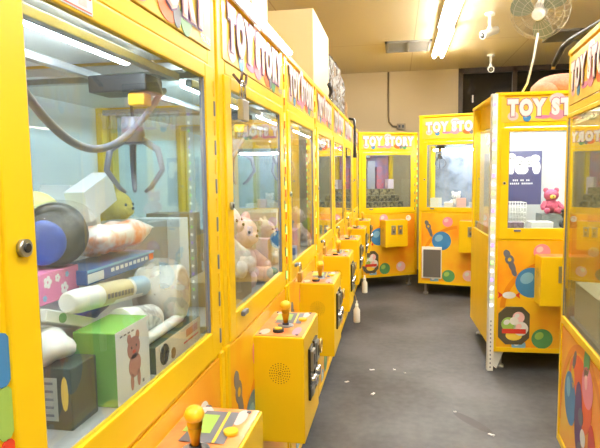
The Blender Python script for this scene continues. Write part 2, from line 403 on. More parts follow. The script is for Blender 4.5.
    for k in range(2):
        cx = c0+(.36+.30*k)*(c1-c0); s = MB(); z1 = zc1-.06
        if P.get('coin', 'mech') == 'mech':
            s.box(cx-.034, cx+.034, fy-.008, fy, z1-.17, z1, DARK); s.box(cx-.026, cx+.026, fy-.016, fy-.006, z1-.075, z1-.01, STEEL)
            s.tube([(cx, fy-.005, z1-.11), (cx, fy-.022, z1-.11)], [.02, .017], CHR, 16); s.box(cx-.004, cx+.004, fy-.0175, fy-.015, z1-.06, z1-.025, DARK)
            s.box(cx-.022, cx+.022, fy-.014, fy-.006, z1-.16, z1-.135, STEEL)
            if k == 1: s.tube([(cx+.015+.022*math.cos(a), fy-.022, z1-.03+.022*math.sin(a)) for a in (2*PI*i/16 for i in range(17))], .004, BRASS, 8)
        else:
            if k == 1 and P.get('coin') == 'one': continue
            cxx = cx+(.02 if P.get('coin') == 'one' else 0)
            s.box(cxx-.03, cxx+.03, fy-.006, fy, z1-.11, z1, STEEL); s.tube([(cxx, fy-.004, z1-.035), (cxx, fy-.012, z1-.035)], .014, CHR, 14)
            s.box(cxx-.012, cxx+.012, fy-.012, fy-.005, z1-.09, z1-.06, SLATE)
        s.build('coin_slot', con, .0015)
    feet(root, x0, x1, D, zb)
    return root

PALEG = mat('pale_grey_plastic', (.52, .55, .60), .4)
ORB2 = mat('console_top_print', (.90, .40, .14), .35, color2=(.86, .20, .05), vscale=9, coat=.3)
YELK = mat('yellow_knob', (.95, .60, .02), .28, coat=.4)
BROWN = mat('brown_hole', (.28, .14, .01), .8)

DX = -.4385; Y0 = .4971; SL = .8232
row = dict(loc=(DX, Y0), rot=PI/2, top=1.886, zm=1.664, zg0=1.0237, zg1=1.624, zf=1.0, D=.80, flap='white_oval')
m1 = claw_machine(row)
tag(m1, 'nearest yellow claw machine, full of toy boxes behind its big glass door', 'claw machine', 'claw machines in the row along the wall')
ROWL = ['yellow claw machine with a steel padlock on its upper door and plush inside',
        'third yellow claw machine of the row, holding a blue pack behind narrow glass',
        'fourth yellow claw machine of the row, below the cream carton',
        'fifth yellow claw machine of the row, below the plastic-wrapped bundles',
        'sixth yellow claw machine of the row, second from its far end',
        'farthest yellow claw machine of the row, beside the angled corner machine']
rowm = [m1]
for k, lb in enumerate(ROWL):
    c = copy_tree(m1); c.location = (DX, Y0+SL*(k+1), 0); c['label'] = lb; rowm.append(c)
# coloured ball strip and warning sticker that only the nearest machine carries
s = MB()
for k, (m, m2) in enumerate(((BLU, LBL), (LGR, WHT), (RED, LPK), (BLU, LBL), (LGR, WHT))):
    s.disc(.034, 1.195-.062*k, .018, .032, -.0022, -.0006, m, 16)
s.build('ball_sticker', m1)
s = MB(); s.box(.165, .25, -.0072, -.0062, 1.629, 1.655, WHT)
s.box(.168, .247, -.0076, -.0071, 1.631, 1.633, RED); s.box(.168, .247, -.0076, -.0071, 1.650, 1.652, RED); s.disc(.19, 1.6415, .012, .006, -.0077, -.0071, PNK, 12); s.box(.215, .235, -.0076, -.0071, 1.637, 1.647, LPK)
s.build('warning_sticker', m1)

A_ = claw_machine(dict(glass=GLASSC, loc=(-.451, 6.522), rot=.4578, W=.765, D=.72, top=1.882, zm=1.6475, zg0=.981, zg1=1.61, zp=.91, con=(.285, .575, .835, .515, .15), coin='windows', stick=False, sub=False,
                       back=mat('mirrored_colour_panel', (.30, .26, .55), .3, color2=(.55, .20, .30), vscale=6), hose=False, clawpos=(.2, .2)))  # mottled panel colours stand in for reflections in a mirrored back
tag(A_, 'yellow claw machine set at an angle in the far corner, dark small prizes inside', 'claw machine', 'claw machines at the far end')
B_ = claw_machine(dict(glass=GLASSC, loc=(.238, 6.333), rot=-.2319, W=.80, D=.78, top=2.03, zm=1.74, zg0=1.008, zg1=1.70, zp=.955, con=(.47, .76, .87, .53, .15), coin='one', stick=False, sub=False, flap='square', led=LEDC, ledy=.35, ledr=.1, ledz=1.655,
                       back=mat('silver_back_panel', (.30, .34, .42), .2, var=.5, vscale=6), hose=False, clawpos=(.2, .15), art='balls'))
tag(B_, 'taller yellow claw machine at the far end with a square grey prize window', 'claw machine', 'claw machines at the far end')
C_ = claw_machine(dict(glass=GLASSC, loc=(.652, 3.935), rot=.03, W=.80, D=.93, top=1.929, zm=1.70, zg0=1.008, zg1=1.665, zp=.93, con=(.285, .62, .83, .50, .15), coin='one', stick=False, sub=False, led=LEDC, ledy=.12, ledr=.1,
                       back=mat('white_back_panel', (.80, .82, .85), .3), hose=False, claw=False))
tag(C_, 'yellow claw machine with brightly lit white interior and a dark blue poster', 'claw machine', 'claw machines on the open side')
D_ = claw_machine(dict(loc=(.7585, 2.678), rot=-PI/2-.0756, W=.80, D=.80, top=1.929, zm=1.655, zg0=.735, zg1=1.63, zp=.70, thin=True, edge=.03, art='balloons', flap=None, con=None, sub=False, led=LEDFILL,
                       glass=GLASSD, sideglass=GLASSD, zf=.73, back=mat('drab_back_panel', (.42, .36, .16), .4, var=.2), hose=False, clawpos=(.6, .3)))
tag(D_, 'nearest yellow claw machine on the open side, cut by the frame edge, with balloon print', 'claw machine', 'claw machines on the open side')

def toworld(root, p):
    return Matrix.Translation(root.location) @ Matrix.Rotation(root.rotation_euler.z, 4, 'Z') @ Vector(p)

# perforated LED angle post on machine C's front corner
s = MB(); s.box(-.022, .018, -.02, -.014, 0, 1.92, WHP); s.box(-.022, -.016, -.02, .02, 0, 1.92, WHP)
for k in range(26): s.box(-.006, .002, -.0206, -.0195, .02+.03*k, .032+.03*k, SLATE) if k < 12 else None
ps = s.build('led_post', C_)
leds = {}
for k in range(24):
    m = (DOTW, DOTG, DOTW, DOTV)[k % 4]
    if m.name not in leds:
        d = MB(); d.box(-.010, .006, -.026, -.02, 0, .022, m); o = d.build('led_dot', ps, .002); leds[m.name] = o
    else:
        o = leds[m.name].copy(); COL.objects.link(o)
    o.parent = ps; o.location = (0, 0, .46+.06*k)
s = MB(); s.box(.78, .82, -.02, .02, 0, .15, WHP); s.build('angle_foot', C_)
s = MB(); s.prism([(.05, 0), (.10, .137), (.012, .137), (.012, .03)], .03, .05, WHP); s.build('foot_gusset', C_)
# LED strip on the gap of machines 2/3 and on machine A/B edges
for root, xx in ((rowm[1], .823), (A_, .775), (rowm[2], .823)):
    d = MB()
    for k in range(30):
        z = .98+.03*k; d.box(xx-.004, xx+.003, -.004, .0, z, z+.03, (DOTG, YELK, ORB)[k % 3])
    d.build('led_strip', root)

# ------------------------------------------------------------------ boxes / toys helpers
def carton(name, c, size, m, label, cat='box', rz=0, rx=0, ry=0, group=None, extra=None, bevel=.002):
    """box resting with its base centre at c"""
    sx, sy, sz = size; s = MB(); s.box(-sx/2, sx/2, -sy/2, sy/2, 0, sz, m)
    o = s.build(name, None, bevel, loc=c, rot=(rx, ry, rz)); tag(o, label, cat, group)
    if extra:
        for nm, mb in extra: mb.build(nm, o)
    return o
def patch(mb, face, a0, a1, b0, b1, size, m, d=.0006):
    sx, sy, sz = size
    if face == '+x': mb.box(sx/2, sx/2+d, a0, a1, b0, b1, m)
    if face == '-y': mb.box(a0, a1, -sy/2-d, -sy/2, b0, b1, m)
    if face == '+z': mb.box(a0, a1, b0, b1, sz, sz+d, m)
    return mb
def lump(seed, amp=.12, n=5):
    rnd = random.Random(seed); ks = [(Vector((rnd.uniform(-1, 1), rnd.uniform(-1, 1), rnd.uniform(-1, 1)))*rnd.uniform(2, 7), rnd.uniform(0, 6)) for _ in range(n)]
    return lambda d: 1+amp*sum(math.sin(k.dot(d)+p) for k, p in ks)/n*1.6

FUR = lambda nm, c: mat(nm, c, .9, var=.18, vscale=60, bump=.6)
def plush(c, r, fur, label, group=None, accent=None, rz=0, ears='round', cat='plush toy', tilt=0):
    """sitting soft toy: body, head with ears and muzzle, arms and legs; base of the body at c, facing local -y"""
    o = empty('plush_toy', c, rz); tag(o, label, cat, group)
    b = MB(); b.sphere((0, 0, r), (r*.95, r*.85, r), fur)
    for sx in (-1, 1):
        b.tube([(sx*.75*r, -.1*r, 1.45*r), (sx*1.15*r, -.45*r, 1.0*r), (sx*1.2*r, -.75*r, .8*r)], [.34*r, .32*r, .28*r], fur, 10); b.sphere((sx*1.2*r, -.78*r, .78*r), .29*r, fur, 10, 8)
        b.tube([(sx*.55*r, -.4*r, .42*r), (sx*.75*r, -1.1*r, .42*r)], [.4*r, .36*r], fur, 10); b.sphere((sx*.75*r, -1.15*r, .42*r), (.38*r, .26*r, .4*r), fur, 10, 8)
    b.build('body', o)
    h = MB(); hz = 2.45*r; h.sphere((0, -.1*r, hz), (.95*r, .85*r, .82*r), fur)
    for sx in (-1, 1):
        if ears == 'round': h.sphere((sx*.68*r, 0, hz+.68*r), (.34*r, .18*r, .34*r), fur, 12, 8)
        else: h.sphere((sx*.38*r, .05*r, hz+1.1*r), (.22*r, .14*r, .62*r), fur, 12, 8)
    hd = h.build('head', o)
    f = MB(); f.sphere((0, -.85*r, hz-.18*r), (.38*r, .22*r, .28*r), accent or fur, 12, 8); f.sphere((0, -1.06*r, hz-.08*r), (.11*r, .07*r, .08*r), DARK, 8, 6)
    for sx in (-1, 1): f.sphere((sx*.36*r, -.86*r, hz+.12*r), .08*r, DARK, 8, 6)
    f.build('face', hd)
    return o

# ------------------------------------------------------------------ prizes in the nearest machine
ZF = 1.0005
sz = (.08, .125, .132); GBX = mat('green_card', (.16, .42, .06), .4, var=.08, vscale=20)
w = MB(); patch(w, '+x', -.0625, .0625, 0, .132, sz, WHT)
pk = MB(); 
def yz_disc(mb, cy, cz, ry, rz, x0, x1, m, n=20):
    vs = [(x0, cy+ry*math.cos(2*PI*i/n), cz+rz*math.sin(2*PI*i/n)) for i in range(n)] + [(x1, cy+ry*math.cos(2*PI*i/n), cz+rz*math.sin(2*PI*i/n)) for i in range(n)]
    mb.add(vs, [tuple(range(n)), tuple(range(2*n-1, n-1, -1))] + [(i, (i+1) % n, (i+1) % n+n, i+n) for i in range(n)], m)
BEARP = mat('bear_print', (.48, .20, .18), .5); xx = .0408
yz_disc(pk, .0, .088, .024, .021, xx, xx+.0006, BEARP); yz_disc(pk, .002, .055, .023, .022, xx, xx+.0006, BEARP)
for sy in (-1, 1):
    yz_disc(pk, sy*.016, .108, .007, .009, xx, xx+.0006, BEARP); yz_disc(pk, sy*.013+.003, .027, .006, .016, xx, xx+.0006, BEARP); yz_disc(pk, sy*.009, .09, .002, .0025, xx+.0006, xx+.001, DARK)
yz_disc(pk, 0, .081, .006, .003, xx+.0006, xx+.001, RED)
for k in range(4): pk.box(xx, xx+.0005, -.048+.014*k, -.040+.014*k, .119, .122, SLATE)
pk.box(xx, xx+.0005, .03, .036, .012, .018, SLATE)
g = carton('toy_box', (-.513, .905, ZF), sz, GBX, 'bright green box with a pink bear printed on its white side', extra=None)
wo = w.build('white_side', g); pk.build('bear_print', wo)

sz = (.085, .25, .056); DGR = mat('dark_green_card', (.035, .06, .025), .4); CRM = mat('cream_card', (.75, .66, .55), .4)
w = MB(); patch(w, '+x', -.125, .125, 0, .056, sz, CRM)
q = MB()
for (cy, cz, ry, rz, m) in ((-.085, .03, .022, .022, DARK), (-.07, .02, .018, .014, WHT), (-.095, .045, .01, .008, WHT), (-.04, .018, .012, .012, BROWN)): yz_disc(q, cy, cz, ry, rz, .0432, .0440, m)
q.box(.0432, .0438, .035, .105, .03, .047, mat('red_brown_print', (.45, .14, .09), .5)); q.box(.0432, .0438, .02, .11, .018, .022, RED)
o = carton('toy_box', (-.518, 1.126, ZF), sz, DGR, 'long low dark green box with cream picture side, lying against the glass'); wo = w.build('picture_side', o); q.build('picture_print', wo)

sz = (.118, .075, .10); q = MB(); patch(q, '-y', -.05, .035, .015, .085, sz, mat('grey_label', (.45, .47, .47), .5))
for k in range(5): q.box(-.04, .028, -.0388, -.038, .022+.013*k, .026+.013*k, SLATE)
q.disc(.048, .06, .006, .028, -.0384, -.0376, MARQ, 12)
o = carton('toy_box', (-.560, .790, ZF), sz, mat('black_green_card', (.03, .05, .035), .4), 'dark box with a grey label panel on the tray floor'); q.build('label_panel', o)

s = MB(); s.sphere((0, 0, 0), (.045, .04, .028), WHT, 22, 14, bump=lump(3, .3, 8)); o = s.build('plastic_bag', None, loc=(-.57, .785, 1.122)); tag(o, 'crumpled white plastic bag on top of the dark labelled box', 'bag')
s = MB(); s.box(-.03, .03, -.075, .075, 0, .02, WHT); o = s.build('flat_box', None, .002, loc=(-.588, .85, 1.142), rot=(-.36, 0, .0)); tag(o, 'flat white box with a round green mark, lying tilted', 'box')
q = MB(); yz_disc(q, -.03, .010, .011, .0085, .03, .0306, GRN); q.build('green_mark', o)

SUP = []
o = carton('carton', (-.735, .885, ZF), (.19, .20, .168), WHT, 'plain white carton underneath the pink flowered box')
PKC = mat('pink_card', (.72, .22, .42), .4); sz = (.13, .14, .058); q = MB()
for (cy, cz, r) in ((-.03, .04, .012), (.0, .043, .008), (.02, .02, .012), (-.04, .012, .006), (.03, .045, .006)):
    for k in range(5): yz_disc(q, cy+r*.6*math.cos(k*1.257), cz+r*.6*math.sin(k*1.257), r*.42, r*.42, .0652, .0658, WHT if r > .007 else LBL, 8)
o = carton('toy_box', (-.69, .915, 1.1695), sz, PKC, 'pink box with white flowers behind the yellow door edge'); q.build('flower_print', o)
# dark round bag wrapped in plastic with a blue flank
s = MB(); NVY = mat('blue_nylon', (.02, .08, .45), .3, bump=.5, vscale=30); BLK = mat('dark_nylon', (.012, .015, .012), .4, bump=.5, vscale=30)
M_ = Matrix.Rotation(.5, 3, 'Z')
def cylinder_between(mb, a, b, r, m, n=24, rim=.15):
    a, b = Vector(a), Vector(b); d = b-a
    mb.tube([a, a+d*.02, a+d*.10, a+d*.9, a+d*.98, b], [r*(1-rim), r*(1-rim*.35), r, r, r*(1-rim*.35), r*(1-rim)], m, n)
cylinder_between(s, (-.022, .034, 0), (.026, -.040, 0), .060, BLK, 28, .22); root = s.build('round_bag', None, loc=(-.655, .96, 1.291)); tag(root, 'round black and blue bag in shiny clear wrap on the pink box', 'bag')
q = MB(); cylinder_between(q, (-.012, -.012, -.012), (.008, -.056, -.012), .043, NVY, 20, .25); q.build('blue_panel', root)
q = MB(); q.sphere((.005, 0, 0), (.073, .075, .064), WRAP2, 26, 16, bump=lump(9, .10, 7)); q.build('clear_wrap', root)

o = carton('carton', (-.735, 1.13, ZF), (.19, .26, .184), WHT, 'plain white carton underneath the flat blue box')
sz = (.10, .30, .03); BLC = mat('blue_card', (.06, .16, .42), .35); q = MB()
for k in range(9): patch(q, '+x', -.06+.02*k, -.047+.02*k, .012, .020, sz, WHT)
patch(q, '+x', -.15, .15, .025, .03, sz, LBL); patch(q, '+x', -.15, -.09, .004, .022, sz, WHT); patch(q, '+x', .122, .145, .008, .024, sz, ORB)
o = carton('flat_box', (-.65, 1.125, 1.1850), sz, BLC, 'flat blue box with a row of white lettering, under the patterned pouch'); q.build('print_side', o)
# patterned pouch
PCH = mat('pouch_print', (.85, .82, .80), .35, color2=(.80, .25, .10), vscale=26, bump=.2)
def pillow(mb, lx, ly, lz, m, n=16, amp=.1):
    rnd = random.Random(4); vs = []; fs = []
    for side in (1, -1):
        for i in range(n+1):
            for j in range(n+1):
                u, v = i/n*2-1, j/n*2-1; h = max(0, (1-u**4)*(1-v**4))**.5
                h *= 1+amp*math.sin(9*u+3*v)+amp*math.cos(7*v-4*u)
                vs.append((u*lx/2, v*ly/2*(1-.06*(1-abs(u))), side*h*lz/2))
    N = (n+1)**2
    for sd in (0, 1):
        for i in range(n):
            for j in range(n):
                a = sd*N+i*(n+1)+j; f = (a, a+n+1, a+n+2, a+1); fs.append(f if sd == 0 else f[::-1])
    mb.add(vs, fs, m, True)
s = MB(); pillow(s, .115, .25, .062, PCH); o = s.build('snack_pouch', None, loc=(-.66, 1.168, 1.258), rot=(.0, -.22, 0)); tag(o, 'puffy white pouch with orange-red patches on the blue box', 'pouch')
# rolled tube pack
s = MB(); cylinder_between(s, (0, -.15, .010), (0, .14, -.018), .022, WHP, 18, .3); root = s.build('tube_pack', None, loc=(-.555, .985, 1.175)); tag(root, 'silver-white rolled tube pack with a blue and gold label', 'tube pack')
q = MB(); q.tube([(0, -.06, .002), (0, .05, -.008)], .0226, mat('gold_label', (.55, .48, .28), .35), 18, False); q.tube([(0, .06, -.0085), (0, .125, -.016)], .0227, mat('pale_blue_label', (.30, .48, .66), .3), 18, False)
for k in range(8): q.box(.0222, .0232, -.055+.013*k, -.047+.013*k, -.004-.0012*k, .005-.0012*k, SLATE)
q.build('label_band', root)
s = MB(); s.sphere((0, 0, 0), (.028, .05, .02), NVY, 18, 10, bump=lump(5, .25, 6)); o = s.build('snack_pouch', None, loc=(-.60, .975, 1.14)); tag(o, 'small crinkled blue pouch squeezed above the green box', 'pouch')
# white can
s = MB(); cylinder_between(s, (.0, -.072, .014), (0, .07, -.014), .031, WHP, 22, .08); root = s.build('can', None, loc=(-.533, 1.040, 1.100)); tag(root, 'white can with printed label, lying beside the green box', 'can')
q = MB(); q.tube([(0, -.02, .004), (0, .058, -.011)], .0316, mat('can_label', (.80, .80, .78), .3, color2=(.30, .31, .33), vscale=55), 22, False); q.build('label_band', root)
s = MB(); cylinder_between(s, (0, -.1, 0), (0, .09, 0), .012, WHP, 14); o = s.build('tube', None, loc=(-.50, 1.10, 1.0695)); tag(o, 'thin white tube lying on the long picture box', 'tube')
# wrapped white roll
s = MB(); CRW = mat('ivory_shell', (.78, .77, .70), .45, var=.08); cylinder_between(s, (-.055, -.0, 0), (.05, .0, 0), .064, CRW, 30, .12); root = s.build('wrapped_roll', None, loc=(-.545, 1.20, 1.1245), rot=(0, -.05, .12)); tag(root, 'big round ivory drum in clear plastic beside the door hinge', 'drum')
q = MB(); q.sphere((0, 0, .01), (.066, .078, .074), WRAP, 26, 16, bump=lump(11, .10, 7)); q.build('clear_wrap', root)
# back layer
o = carton('carton', (-.975, 1.03, ZF), (.25, .46, .235), WHT, 'large plain white carton at the back of the nearest machine')
s = MB(); s.sphere((0, 0, .093), (.062, .08, .092), FUR('pale_yellow_fur', (.72, .74, .30)), 24, 14); o = s.build('round_cushion', None, loc=(-.775, 1.065, 1.1862)); tag(o, 'pale yellow round cushion behind the dark wrapped bag', 'cushion')
s = MB(); cylinder_between(s, (0, 0, 0), (0, 0, .10), .037, WHP, 20, .08); o = s.build('tub', None, loc=(-.765, 1.243, 1.216)); tag(o, 'white round tub behind the patterned pouch', 'tub')
SUPX = carton('carton', (-.765, 1.243, 1.1850), (.07, .07, .03), WHT, 'small plain white carton under the round tub')
o = carton('small_box', (-.71, 1.20, 1.318), (.05, .13, .075), mat('bluish_white_card', (.72, .80, .86), .4), 'narrow bluish white box tilted on top of the heap', rx=.35)
o = carton('small_box', (-.80, 1.222, 1.3165), (.08, .10, .06), mat('pale_blue_card', (.60, .70, .78), .4), 'pale blue box behind the tilted white one', rx=-.12)

# ------------------------------------------------------------------ prizes in the second machine
y2 = Y0+SL
PWH = FUR('white_fur', (.82, .80, .76)); PPK = FUR('pink_fur', (.85, .62, .62)); PBR = FUR('brown_fur', (.42, .25, .10)); PLB = FUR('blue_fur', (.15, .30, .60)); PYL = FUR('yellow_fur', (.85, .60, .10))
o = carton('carton', (-.565, y2+.345, ZF), (.16, .22, .075), mat('brown_card', (.42, .31, .18), .6, var=.12), 'low brown carton below the white plush toy')
plush((-.555, y2+.355, 1.0765), .070, PWH, 'round white plush toy behind the second machine\'s glass', rz=PI/2, accent=PPK)
plush((-.57, y2+.595, ZF), .076, PPK, 'pink plush toy beside the white one', rz=PI/2-.3)
carton('small_box', (-.515, y2+.755, ZF), (.05, .055, .15), mat('lilac_card', (.55, .52, .66), .4), 'lilac box standing beside the pink plush toy')
carton('toy_box', (-.88, y2+.30, ZF), (.20, .30, .25), mat('grey_card', (.26, .27, .25), .45, var=.25, vscale=30), 'grey printed box deep in the second machine')
carton('toy_box', (-.84, y2+.50, ZF), (.20, .08, .25), WHT, 'white box next to the grey printed one')
sz = (.17, .11, .26); q = MB(); patch(q, '-y', .0, .08, .03, .24, sz, mat('photo_print', (.45, .48, .30), .4, color2=(.12, .17, .04), vscale=18))
o = carton('toy_box', (-.83, y2+.625, ZF), sz, mat('olive_card', (.16, .12, .05), .45), 'olive brown box with a leafy picture'); q.build('picture_print', o)
carton('toy_box', (-1.06, y2+.60, ZF), (.16, .3, .10), mat('brown_card', ()), 'flat brown carton along the second machine\'s back')
plush((-1.06, y2+.60, 1.101), .075, PYL, 'yellow plush toy sitting high at the second machine\'s back', rz=PI/2)

# ------------------------------------------------------------------ prizes along the rest of the row
ORD = ['third', 'fourth', 'fifth', 'sixth', 'farthest']
cols = [(PLB, 'blue'), (PWH, 'white'), (PPK, 'pink'), (PBR, 'brown'), (PYL, 'yellow')]
for k in range(5):
    yk = Y0+SL*(k+2); nm = ORD[k]
    carton('toy_box', (-.56, yk+.56, ZF), (.13, .16, .12), [mat('blue_pack_card', (.03, .16, .52), .4), GBX, CRM, PKC, WHT][k], ['blue', 'green', 'cream', 'pink', 'white'][k]+' toy box in the '+nm+' machine of the row')
    f, cn = cols[(k+1) % 5]
    plush((-.60, yk+.26, ZF), .06, f, cn+' plush toy in the '+nm+' machine of the row', rz=PI/2)
    carton('carton', (-.82, yk+.45, ZF), (.2, .36, .14+.03*(k % 3)), WHT if k % 2 else mat('brown_card', ()), ('white' if k % 2 else 'brown')+' carton at the back of the '+nm+' machine of the row')

# ------------------------------------------------------------------ prizes in the far machines
def inM(root, p): v = toworld(root, p); return tuple(v)
rz = A_.rotation_euler.z
DK = mat('dark_speckle_card', (.30, .24, .14), .4, color2=(.02, .02, .018), vscale=32)
zf = .9565
cnt = 0
WHERE = ['front row', 'middle row', 'top row']
PLACE = ['far left', 'second', 'third', 'fourth', 'fifth']
for rrow in range(3):
    for i in range(5):
        o = carton('prize_box', inM(A_, (.15+.107*i+.01*(rrow % 2), .12+.13*rrow, zf)), (.095, .11, .09+.075*rrow), DK, 'small dark speckled prize box in the angled corner machine', rz=rz+random.uniform(-.1, .1), group='dark prize boxes in the corner machine')
carton('prize_box', inM(A_, (.64, .5, zf)), (.08, .10, .36), mat('white_pink_card', (.85, .70, .80), .4), 'tall pale pink box in the angled corner machine', rz=rz)
carton('prize_box', inM(A_, (.17, .55, zf)), (.12, .10, .42), mat('royal_blue_card', (.05, .12, .50), .4), 'tall blue box at the back of the angled corner machine', rz=rz)
carton('prize_box', inM(A_, (.28, .57, zf)), (.09, .10, .48), mat('red_pack_card', (.55, .06, .08), .4, color2=(.10, .12, .40), vscale=20), 'tall red and blue box at the back of the angled corner machine', rz=rz)
carton('prize_box', inM(A_, (.40, .57, zf)), (.11, .09, .60), mat('lilac_grey_card', (.42, .42, .52), .4), 'tall lilac grey box at the back of the angled corner machine', rz=rz)
carton('prize_box', inM(A_, (.53, .58, zf)), (.10, .08, .52), mat('rose_card', (.62, .16, .22), .4, color2=(.35, .20, .35), vscale=20), 'tall rose box at the back of the angled corner machine', rz=rz)
rz = B_.rotation_euler.z; zf = .984
for i in range(4):
    carton('prize_box', inM(B_, (.17+.14*i, .18+.06*(i % 2), zf)), (.10, .10, .07+.05*((i+1) % 2)), (WHT, CRM, LPK, WHT)[i], ['white box near the corner of the taller far machine', 'cream box in the taller far machine', 'pale pink box in the taller far machine', 'white box under the lamp side of the taller far machine'][i], rz=rz+.2*(i-1))
plush(inM(B_, (.36, .45, zf)), .055, PWH, 'white plush toy inside the taller far machine', rz=rz)

# machine C: poster, baskets, figures
rz = C_.rotation_euler.z; zf = .984
NV = mat('navy_poster', (.07, .07, .17), .4)
px0, px1, pz0, pz1 = -.15, .15, 0, .42
s = MB(); s.box(px0, px1, -.002, .002, pz0, pz1, NV); po = s.build('poster', None, loc=inM(C_, (.335, .62, 1.135)), rot=(0, 0, rz)); tag(po, 'dark blue poster with white cartoon dogs inside the bright machine', 'poster')
s = MB(); y = -.0021
for (cx, cz, rx, rzz) in ((-.08, .36, .04, .045), (-.02, .33, .05, .05), (.055, .335, .045, .04), (.10, .36, .035, .03), (-.09, .285, .035, .06), (.0, .275, .05, .04), (.11, .29, .03, .055)):
    s.disc(cx, cz, rx, rzz, y-.0008, y, WHT, 18)
for (cx, cz) in ((-.085, .365), (-.065, .365), (-.03, .34), (-.005, .34), (.05, .34), (.07, .34)): s.disc(cx, cz, .005, .006, y-.0014, y-.0008, DARK, 8)
s.disc(-.015, .315, .009, .006, y-.0014, y-.0008, DARK, 8); s.disc(.055, .315, .008, .005, y-.0014, y-.0008, DARK, 8)
s.box(-.15, .15, y-.0016, y-.0008, .22, .24, NV)
for rw, (n, st) in enumerate(((9, -.065), (12, -.085))):
    for k in range(n):
        if (rw, k) in ((0, 3), (0, 6), (1, 5)): continue
        s.box(st+.0145*k, st+.0145*k+.009, y-.0008, y, .185-.026*rw, .198-.026*rw, WHT)
s.build('poster_print', po)
def basket(loc, rz, w, d, h, label):
    s = MB()
    nx = 9
    for i in range(nx+1):
        x = -w/2+w*i/nx
        for yy in (-d/2, d/2): s.tube([(x, yy, 0), (x, yy, h)], .0025, WHP, 6)
    for k in range(6):
        z = .003+(h-.006)*k/5; s.tube([(-w/2, -d/2, z), (w/2, -d/2, z), (w/2, d/2, z), (-w/2, d/2, z), (-w/2, -d/2, z)], .0025, WHP, 6)
    for k in range(6): yy = -d/2+d*k/5; s.tube([(-w/2, yy, .003), (w/2, yy, .003)], .0025, WHP, 6)
    o = s.build('wire_basket', None, loc=loc, rot=(0, 0, rz)); return tag(o, label, 'basket')
basket(inM(C_, (.19, .30, zf)), rz, .17, .16, .19, 'white wire basket under the dark blue poster')
carton('prize_box', inM(C_, (.36, .18, zf)), (.15, .12, .055), WHT, 'low white box at the front of the bright machine', rz=rz)
carton('prize_box', inM(C_, (.17, .14, zf)), (.12, .10, .055), mat('dusky_card', (.30, .22, .30), .4, var=.5, vscale=40), 'low dusky purple box by the bright machine\'s door edge', rz=rz)
carton('carton', inM(C_, (.475, .34, zf)), (.16, .16, .10), mat('grey_card', ()), 'grey box carrying the magenta plush toy', rz=rz)
plush(inM(C_, (.475, .33, zf+.101)), .055, FUR('magenta_fur', (.55, .10, .18)), 'magenta plush toy seated by the poster', rz=rz, accent=PYL)
plush(inM(C_, (.535, .15, zf)), .042, FUR('black_fur', (.03, .03, .035)), 'small black plush toy at the bright machine\'s front', rz=rz, accent=PYL)
carton('prize_box', inM(C_, (.625, .14, zf)), (.06, .07, .11), MARQ, 'small yellow box beside the black plush toy', rz=rz)

# machine D: white cartons behind the front glass
rz = D_.rotation_euler.z
carton('carton', inM(D_, (.245, .12, .7305)), (.39, .15, .165), mat('pale_grey_card', (.80, .80, .77), .5), 'long white carton inside the frame-edge machine, toward its corner', rz=rz, group=None)
carton('carton', inM(D_, (.62, .12, .7305)), (.31, .15, .18), mat('pale_grey_card', ()), 'white carton inside the frame-edge machine, cut by the picture edge', rz=rz)

# ------------------------------------------------------------------ padlocks, bottles, things on the machines
def padlock(loc, w, body, label, rz=0):
    """hangs with its shackle top at loc; front faces +x"""
    o = empty('padlock', loc, rz); tag(o, label, 'padlock', None)
    s = MB(); s.box(-.009, .009, -w/2, w/2, -w*1.9, -w*.9, body); s.build('body', o, .003)
    s = MB(); r = w*.32; s.tube([(0, -r, -w*.95)]+[(0, -r*math.cos(a), -w*.35+r*math.sin(a)) for a in (PI*i/10 for i in range(11))]+[(0, r, -w*.95)], .0045, CHR, 10); s.build('shackle', o)
    return o
padlock((DX+.028, y2+.135, 1.652), .056, STEEL, 'steel padlock hanging on the upper door of the second machine')
s = MB(); s.tube([(DX+.012, y2+.10, 1.665), (DX+.026, y2+.115, 1.645), (DX+.028, y2+.135, 1.640), (DX+.03, y2+.16, 1.648), (DX+.03, y2+.17, 1.672), (DX+.022, y2+.155, 1.678), (DX+.024, y2+.135, 1.655)], .004, mat('brown_cord', (.10, .05, .03), .5), 8)
o = s.build('lock_wire', None); tag(o, 'dark looped wire holding the steel padlock', 'wire')
for k in range(2, 6):
    padlock((DX+.022, Y0+SL*k+.19, 1.012), .044, BRASS, 'brass padlock at the lower door corner of the '+['third', 'fourth', 'fifth', 'sixth'][k-2]+' machine')
def spray_bottle(loc, label):
    o = empty('bottle', loc); tag(o, label, 'bottle', None)
    s = MB(); s.tube([(0, 0, 0), (0, 0, .004), (0, 0, .08), (0, 0, .095), (0, 0, .10)], [.018, .021, .021, .012, .009], WHP, 18); s.build('body', o)
    s = MB(); s.tube([(0, 0, .098), (0, 0, .12)], .010, WHP, 14); s.tube([(0, 0, .118), (0, 0, .14)], .005, WHP, 10); s.build('cap', o)
    s = MB(); s.tube([(0, 0, .138), (-.008, 0, .17), (-.018, 0, .20)], .002, BRASS, 6); s.build('hanging_cord', o)
spray_bottle((-.248, Y0+SL*3+.45, .455), 'white bottle hanging below the fourth console')
spray_bottle((-.248, Y0+SL*4+.50, .455), 'white bottle hanging below the fifth console')

